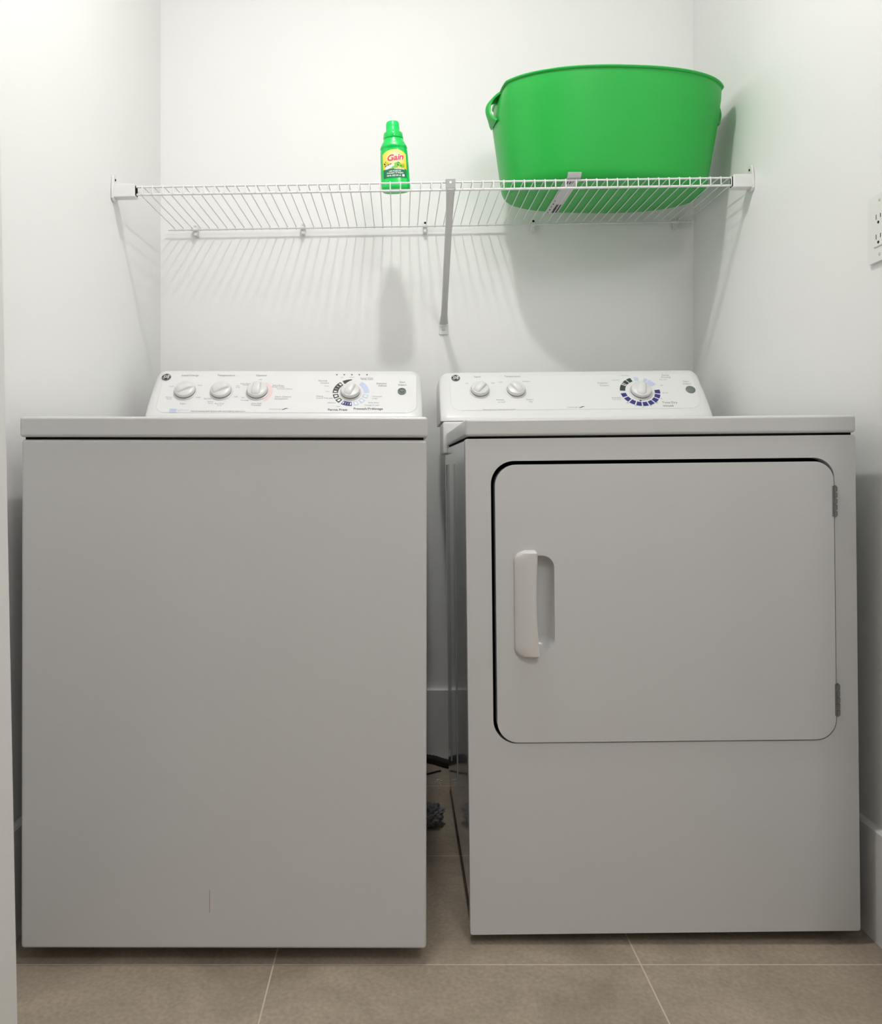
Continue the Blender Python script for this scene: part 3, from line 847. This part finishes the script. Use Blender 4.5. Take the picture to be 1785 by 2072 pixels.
for k in range(3):
    box(bm, xa-0.011+k*0.007, xa-0.008+k*0.007, yf+0.022, yf+0.045-k*0.004, -0.0013, -0.00105)
for k in range(5):
    box(bm, xa-0.0125, xa-0.0105+0.001*(k % 2), yb2-0.02-k*0.026, yb2-0.008-k*0.026, -0.0013, -0.00105)
for v in bm.verts: v.co = UNYAW @ v.co
obj('barcode', bm, M['black'], st, 0)

# ------------------------------------------------------------------ detergent bottle
BX, BY = -0.0085, 2.058
bz = SO.z + RISE*(BY-SO.y)/DB + 0.0030
BO = empty('detergent_bottle', (BX, BY, bz), 'small green detergent bottle with yellow front label standing on the wire shelf', 'bottle', rot=(0.0, -0.050, 0))
BO.scale = (0.955, 0.955, 0.865)
def bsec(z):
    """half width, half depth of the bottle at height z"""
    K = [(0, .0345, .0225), (.004, .0372, .0250), (.012, .0382, .0262), (.05, .0378, .0260), (.09, .0368, .0255), (.112, .0360, .0255), (.118, .0350, .0262), (.1225, .0358, .0285), (.127, .0345, .0285), (.134, .0315, .0265), (.142, .0278, .0245), (.149, .0258, .0236), (.150, .0262, .0256), (.1515, .0266, .0262)]
    for (a, w1, d1), (b, w2, d2) in zip(K, K[1:]):
        if a <= z <= b:
            t = (z-a)/(b-a); return w1+(w2-w1)*t, d1+(d2-d1)*t
    return K[-1][1:]
def bpt(x, z, eps=0.0006):
    w_, d_ = bsec(z); q = min(0.999, abs(x)/w_)
    return Vector((x, -d_*(1-q**2.4)**(1/2.4) - eps, z))
bm = bmesh.new(); SG = 56; zs = [0, .0015, .004, .008, .012, .03, .05, .07, .09, .104, .112, .115, .118, .1205, .1225, .125, .127, .130, .134, .138, .142, .1455, .149, .150, .1515, .160, .166, .1675, .169]
rings = []
for z in zs:
    if z <= .1515: w_, d_ = bsec(z)
    else:
        w_ = d_ = {.160: .0258, .166: .0252, .1675: .0240, .169: .0200}[z]
    e = 2/2.4 if z < .142 else 1.0
    rings.append([bm.verts.new((w_*math.copysign(abs(cos(a))**e, cos(a)), d_*math.copysign(abs(sin(a))**e, sin(a)), z)) for a in [2*pi*k/SG for k in range(SG)]])
for A, C in zip(rings, rings[1:]):
    for k in range(SG): bm.faces.new((A[k], A[(k+1) % SG], C[(k+1) % SG], C[k]))
bm.faces.new(rings[0][::-1]); bm.faces.new(rings[-1])
obj('bottle_body', bm, M['bottle'], BO, 35)
bm = bmesh.new(); lathe(bm, [(0, .166), (.0195, .166), (.0200, .168), (.0182, .1705), (.0178, .185), (.0172, .1965), (.0160, .1995), (.0130, .2010), (0, .2015)], 40)
obj('cap', bm, M['cap'], BO, 35)
# label: arched patch on the front
def patch(cols, z0, topf, eps, m, name, parent, nx=22, nz=14):
    bm = bmesh.new(); g = []
    for i in range(nx+1):
        x = -cols + 2*cols*i/nx; z1 = topf(x)
        g.append([bm.verts.new(bpt(x, z0+(z1-z0)*j/nz, eps)) for j in range(nz+1)])
    for i in range(nx):
        for j in range(nz): bm.faces.new((g[i][j], g[i+1][j], g[i+1][j+1], g[i][j+1]))
    return obj(name, bm, m, parent, 60)
lb = patch(0.0305, 0.052, lambda x: 0.1115 - 0.013*(abs(x)/0.0305)**2.6, 0.0006, M['label'], 'label', BO)
patch(0.0300, 0.030, lambda x: 0.0565 - 0.002*(x/0.03)**2, 0.0008, M['deepgreen'], 'label_band', lb)
bm = bmesh.new(); text_into(bm, 'Gain', 0.0245, lambda x, y: bpt(x+0.0015, 0.0875+y*0.98+x*0.10, 0.0011), shear=0.22, bold=0.0016, space=0.95)
obj('word_outline', bm, M['white'], lb, 0)
bm = bmesh.new(); text_into(bm, 'Gain', 0.0245, lambda x, y: bpt(x+0.0015, 0.0875+y*0.98+x*0.10, 0.0015), shear=0.22, bold=0.0005, space=0.95)
obj('word_mark', bm, M['red'], lb, 0)
def blob(pts, eps, m, name):
    bm = bmesh.new()
    for (cx, cz, rx, rz, rot) in pts:
        c = bm.verts.new(bpt(cx, cz, eps)); L = []
        for k in range(14):
            a = 2*pi*k/14; u = rx*cos(a); v = rz*sin(a)
            L.append(bm.verts.new(bpt(cx+u*cos(rot)-v*sin(rot), cz+u*sin(rot)+v*cos(rot), eps)))
        for k in range(14): bm.faces.new((c, L[k], L[(k+1) % 14]))
    obj(name, bm, m, lb, 0)
blob([(0.006, 0.0685, 0.010, 0.0055, 0.3), (0.017, 0.064, 0.009, 0.005, -0.4), (0.000, 0.060, 0.009, 0.004, 0.1)], 0.0010, M['leaf'], 'leaf_print')
blob([(-0.020, 0.070, 0.006, 0.005, 0.5), (0.022, 0.068, 0.005, 0.003, 0.0)], 0.0011, M['yellow'], 'flower_print')
blob([(-0.015, 0.062, 0.010, 0.0045, 0.25), (-0.006, 0.066, 0.006, 0.004, 0.3), (-0.020, 0.0575, 0.007, 0.003, 0.2)], 0.0012, M['lavender'], 'petal_print')
blob([(-0.026, 0.071, 0.0018, 0.003, 0.4), (-0.024, 0.0645, 0.0022, 0.0014, 0.3), (-0.0165, 0.067, 0.003, 0.0012, 0.4), (-0.0105, 0.0695, 0.003, 0.0012, 0.5), (0.0085, 0.066, 0.0014, 0.0035, 0.3), (0.010, 0.0735, 0.003, 0.0011, -0.2), (0.0165, 0.0635, 0.002, 0.0012, 0), (-0.023, 0.0765, 0.002, 0.001, 0.4)], 0.0013, M['inknavy'], 'ink_print')
bm = bmesh.new()
text_into(bm, 'ORIGINAL', 0.0060, lambda x, y: bpt(x+0.012, 0.0545+y-x*0.05, 0.0016), bold=0.0002)
text_into(bm, 'with FreshLock', 0.0050, lambda x, y: bpt(x, 0.0485+y, 0.0016), bold=0.0002)
text_into(bm, 'Detergent  Détergent', 0.0048, lambda x, y: bpt(x, 0.0432+y, 0.0016), bold=0.0002)
text_into(bm, '10 FL OZ', 0.0055, lambda x, y: bpt(x-0.011, 0.0355+y, 0.0016), bold=0.0003)
text_into(bm, '295 mL', 0.0048, lambda x, y: bpt(x+0.0085, 0.0355+y, 0.0016), bold=0.0002)
for i in range(3):
    pass
q = [bm.verts.new(bpt(x, z, 0.0014)) for x, z in ((0.0185, 0.0325), (0.0245, 0.0325), (0.0245, 0.039), (0.0185, 0.039))]
bm.faces.new(q)
obj('label_lettering', bm, M['white'], lb, 0)

# ------------------------------------------------------------------ power outlet on the right wall
OY, OZ = 1.4500, 1.2690
OU = empty('power_outlet', (XR, OY, OZ), 'white duplex power outlet with cover plate on the right wall', 'outlet')
def yz_plate(L, x0, x1, bev, m, name, parent):
    bm = bmesh.new(); plate(bm, L, [], x0, x1, bev=bev)
    for v in bm.verts: v.co = Vector((v.co.y, -v.co.x, v.co.z))
    return obj(name, bm, m, parent)
cp = yz_plate(rrect(-0.0365, 0.0365, -0.0600, 0.0600, 0.004, 4), -0.0065, 0.0, 0.0022, M['outlet'], 'cover_plate', OU)
rc = yz_plate(rrect(-0.0165, 0.0165, -0.0335, 0.0335, 0.002, 3), -0.0085, -0.006, 0.0006, M['outlet'], 'receptacle', OU)
bm = bmesh.new()
for zc_ in (0.0190, -0.0165):
    for yy, hh in ((0.0065, 0.0045), (-0.0065, 0.0036)):
        box(bm, -0.0089, -0.0080, yy-0.0007, yy+0.0007, zc_-hh, zc_+hh)
    lathe(bm, [(0, 0), (0.0026, 0), (0.0026, 0.0006), (0, 0.0006)], 14, Matrix.Translation((-0.0083, 0, zc_-0.0105)) @ Matrix.Rotation(-pi/2, 4, 'Y'))
obj('socket_slot', bm, M['dark'], rc)
for z in (0.048, -0.048):
    obj('screw', lathe(bmesh.new(), [(0, 0), (0.003, 0), (0.0024, 0.001), (0, 0.0012)], 14, Matrix.Translation((-0.0064, 0, z)) @ Matrix.Rotation(-pi/2, 4, 'Y')), M['bracemetal'], cp)

# ------------------------------------------------------------------ things on the floor between the machines
bm = bmesh.new()
pts = [(-0.02, 2.30, 0.012), (0.03, 2.315, 0.0125), (0.075, 2.335, 0.012), (0.10, 2.325, 0.012), (0.125, 2.30, 0.012), (0.15, 2.285, 0.012), (0.20, 2.27, 0.012)]
P2 = []
for a, b_ in zip(pts, pts[1:]):
    for k in range(6): P2.append(Vector(a).lerp(Vector(b_), k/6))
P3 = [P2[0]] + [(P2[i-1]+P2[i]*2+P2[i+1])/4 for i in range(1, len(P2)-1)] + [P2[-1]]
hose = obj('drain_hose', tube(bmesh.new(), P3, [0.0105+0.0012*((i % 2)) for i in range(len(P3))], 14), M['rubber'])
hose['label'] = 'black hose lying on the tiles by the back baseboard behind the machines'; hose['category'] = 'hose'
cord = obj('thin_cable', tube(bmesh.new(), [(-0.02, 2.240, 0.003), (0.04, 2.236, 0.003), (0.08, 2.240, 0.003), (0.105, 2.258, 0.003), (0.115, 2.262, 0.003)], 0.0022, 8), M['rubber'])
cord['label'] = 'thin dark cable curving on the tiles in the gap between the machines'; cord['category'] = 'cable'
bm = bmesh.new(); bmesh.ops.create_icosphere(bm, subdivisions=5, radius=1.0)
from mathutils import noise
for v in bm.verts:
    n_ = noise.fractal(v.co*2.2, 0.8, 2.2, 4); rdg = abs(noise.noise(v.co*3.5+Vector((3, 1, 2))))
    v.co *= 1 + 0.35*n_ - 0.45*rdg
    v.co = Vector((v.co.x*0.031, v.co.y*0.027, v.co.z*0.026))
zmin = min(v.co.z for v in bm.verts)
for v in bm.verts: v.co.z -= zmin
lint = obj('lint_clump', bm, M['lint'], None, 60, loc=(0.073, 1.915, 0.0))
lint['label'] = 'crumpled grey clump of lint on the tiles between the machines'; lint['category'] = 'lint'
bm = bmesh.new(); random.seed(5)
for k in range(16):
    r = random.uniform(0.0012, 0.003); c = Vector((0.104+random.uniform(-0.016, 0.010), 2.185+random.uniform(-0.02, 0.025), r*0.5))
    q = bmesh.ops.create_icosphere(bm, subdivisions=1, radius=r)
    for v in q['verts']: v.co = v.co*random.uniform(0.7, 1.2)*1.0 + c
    for v in q['verts']: v.co.z = max(0.0, v.co.z)
cr = obj('floor_crumbs', bm, M['paper'], None, 0)
cr['label'] = 'scatter of pale dirt crumbs on the tiles beside the dryer base'; cr['category'] = 'crumbs'; cr['kind'] = 'stuff'
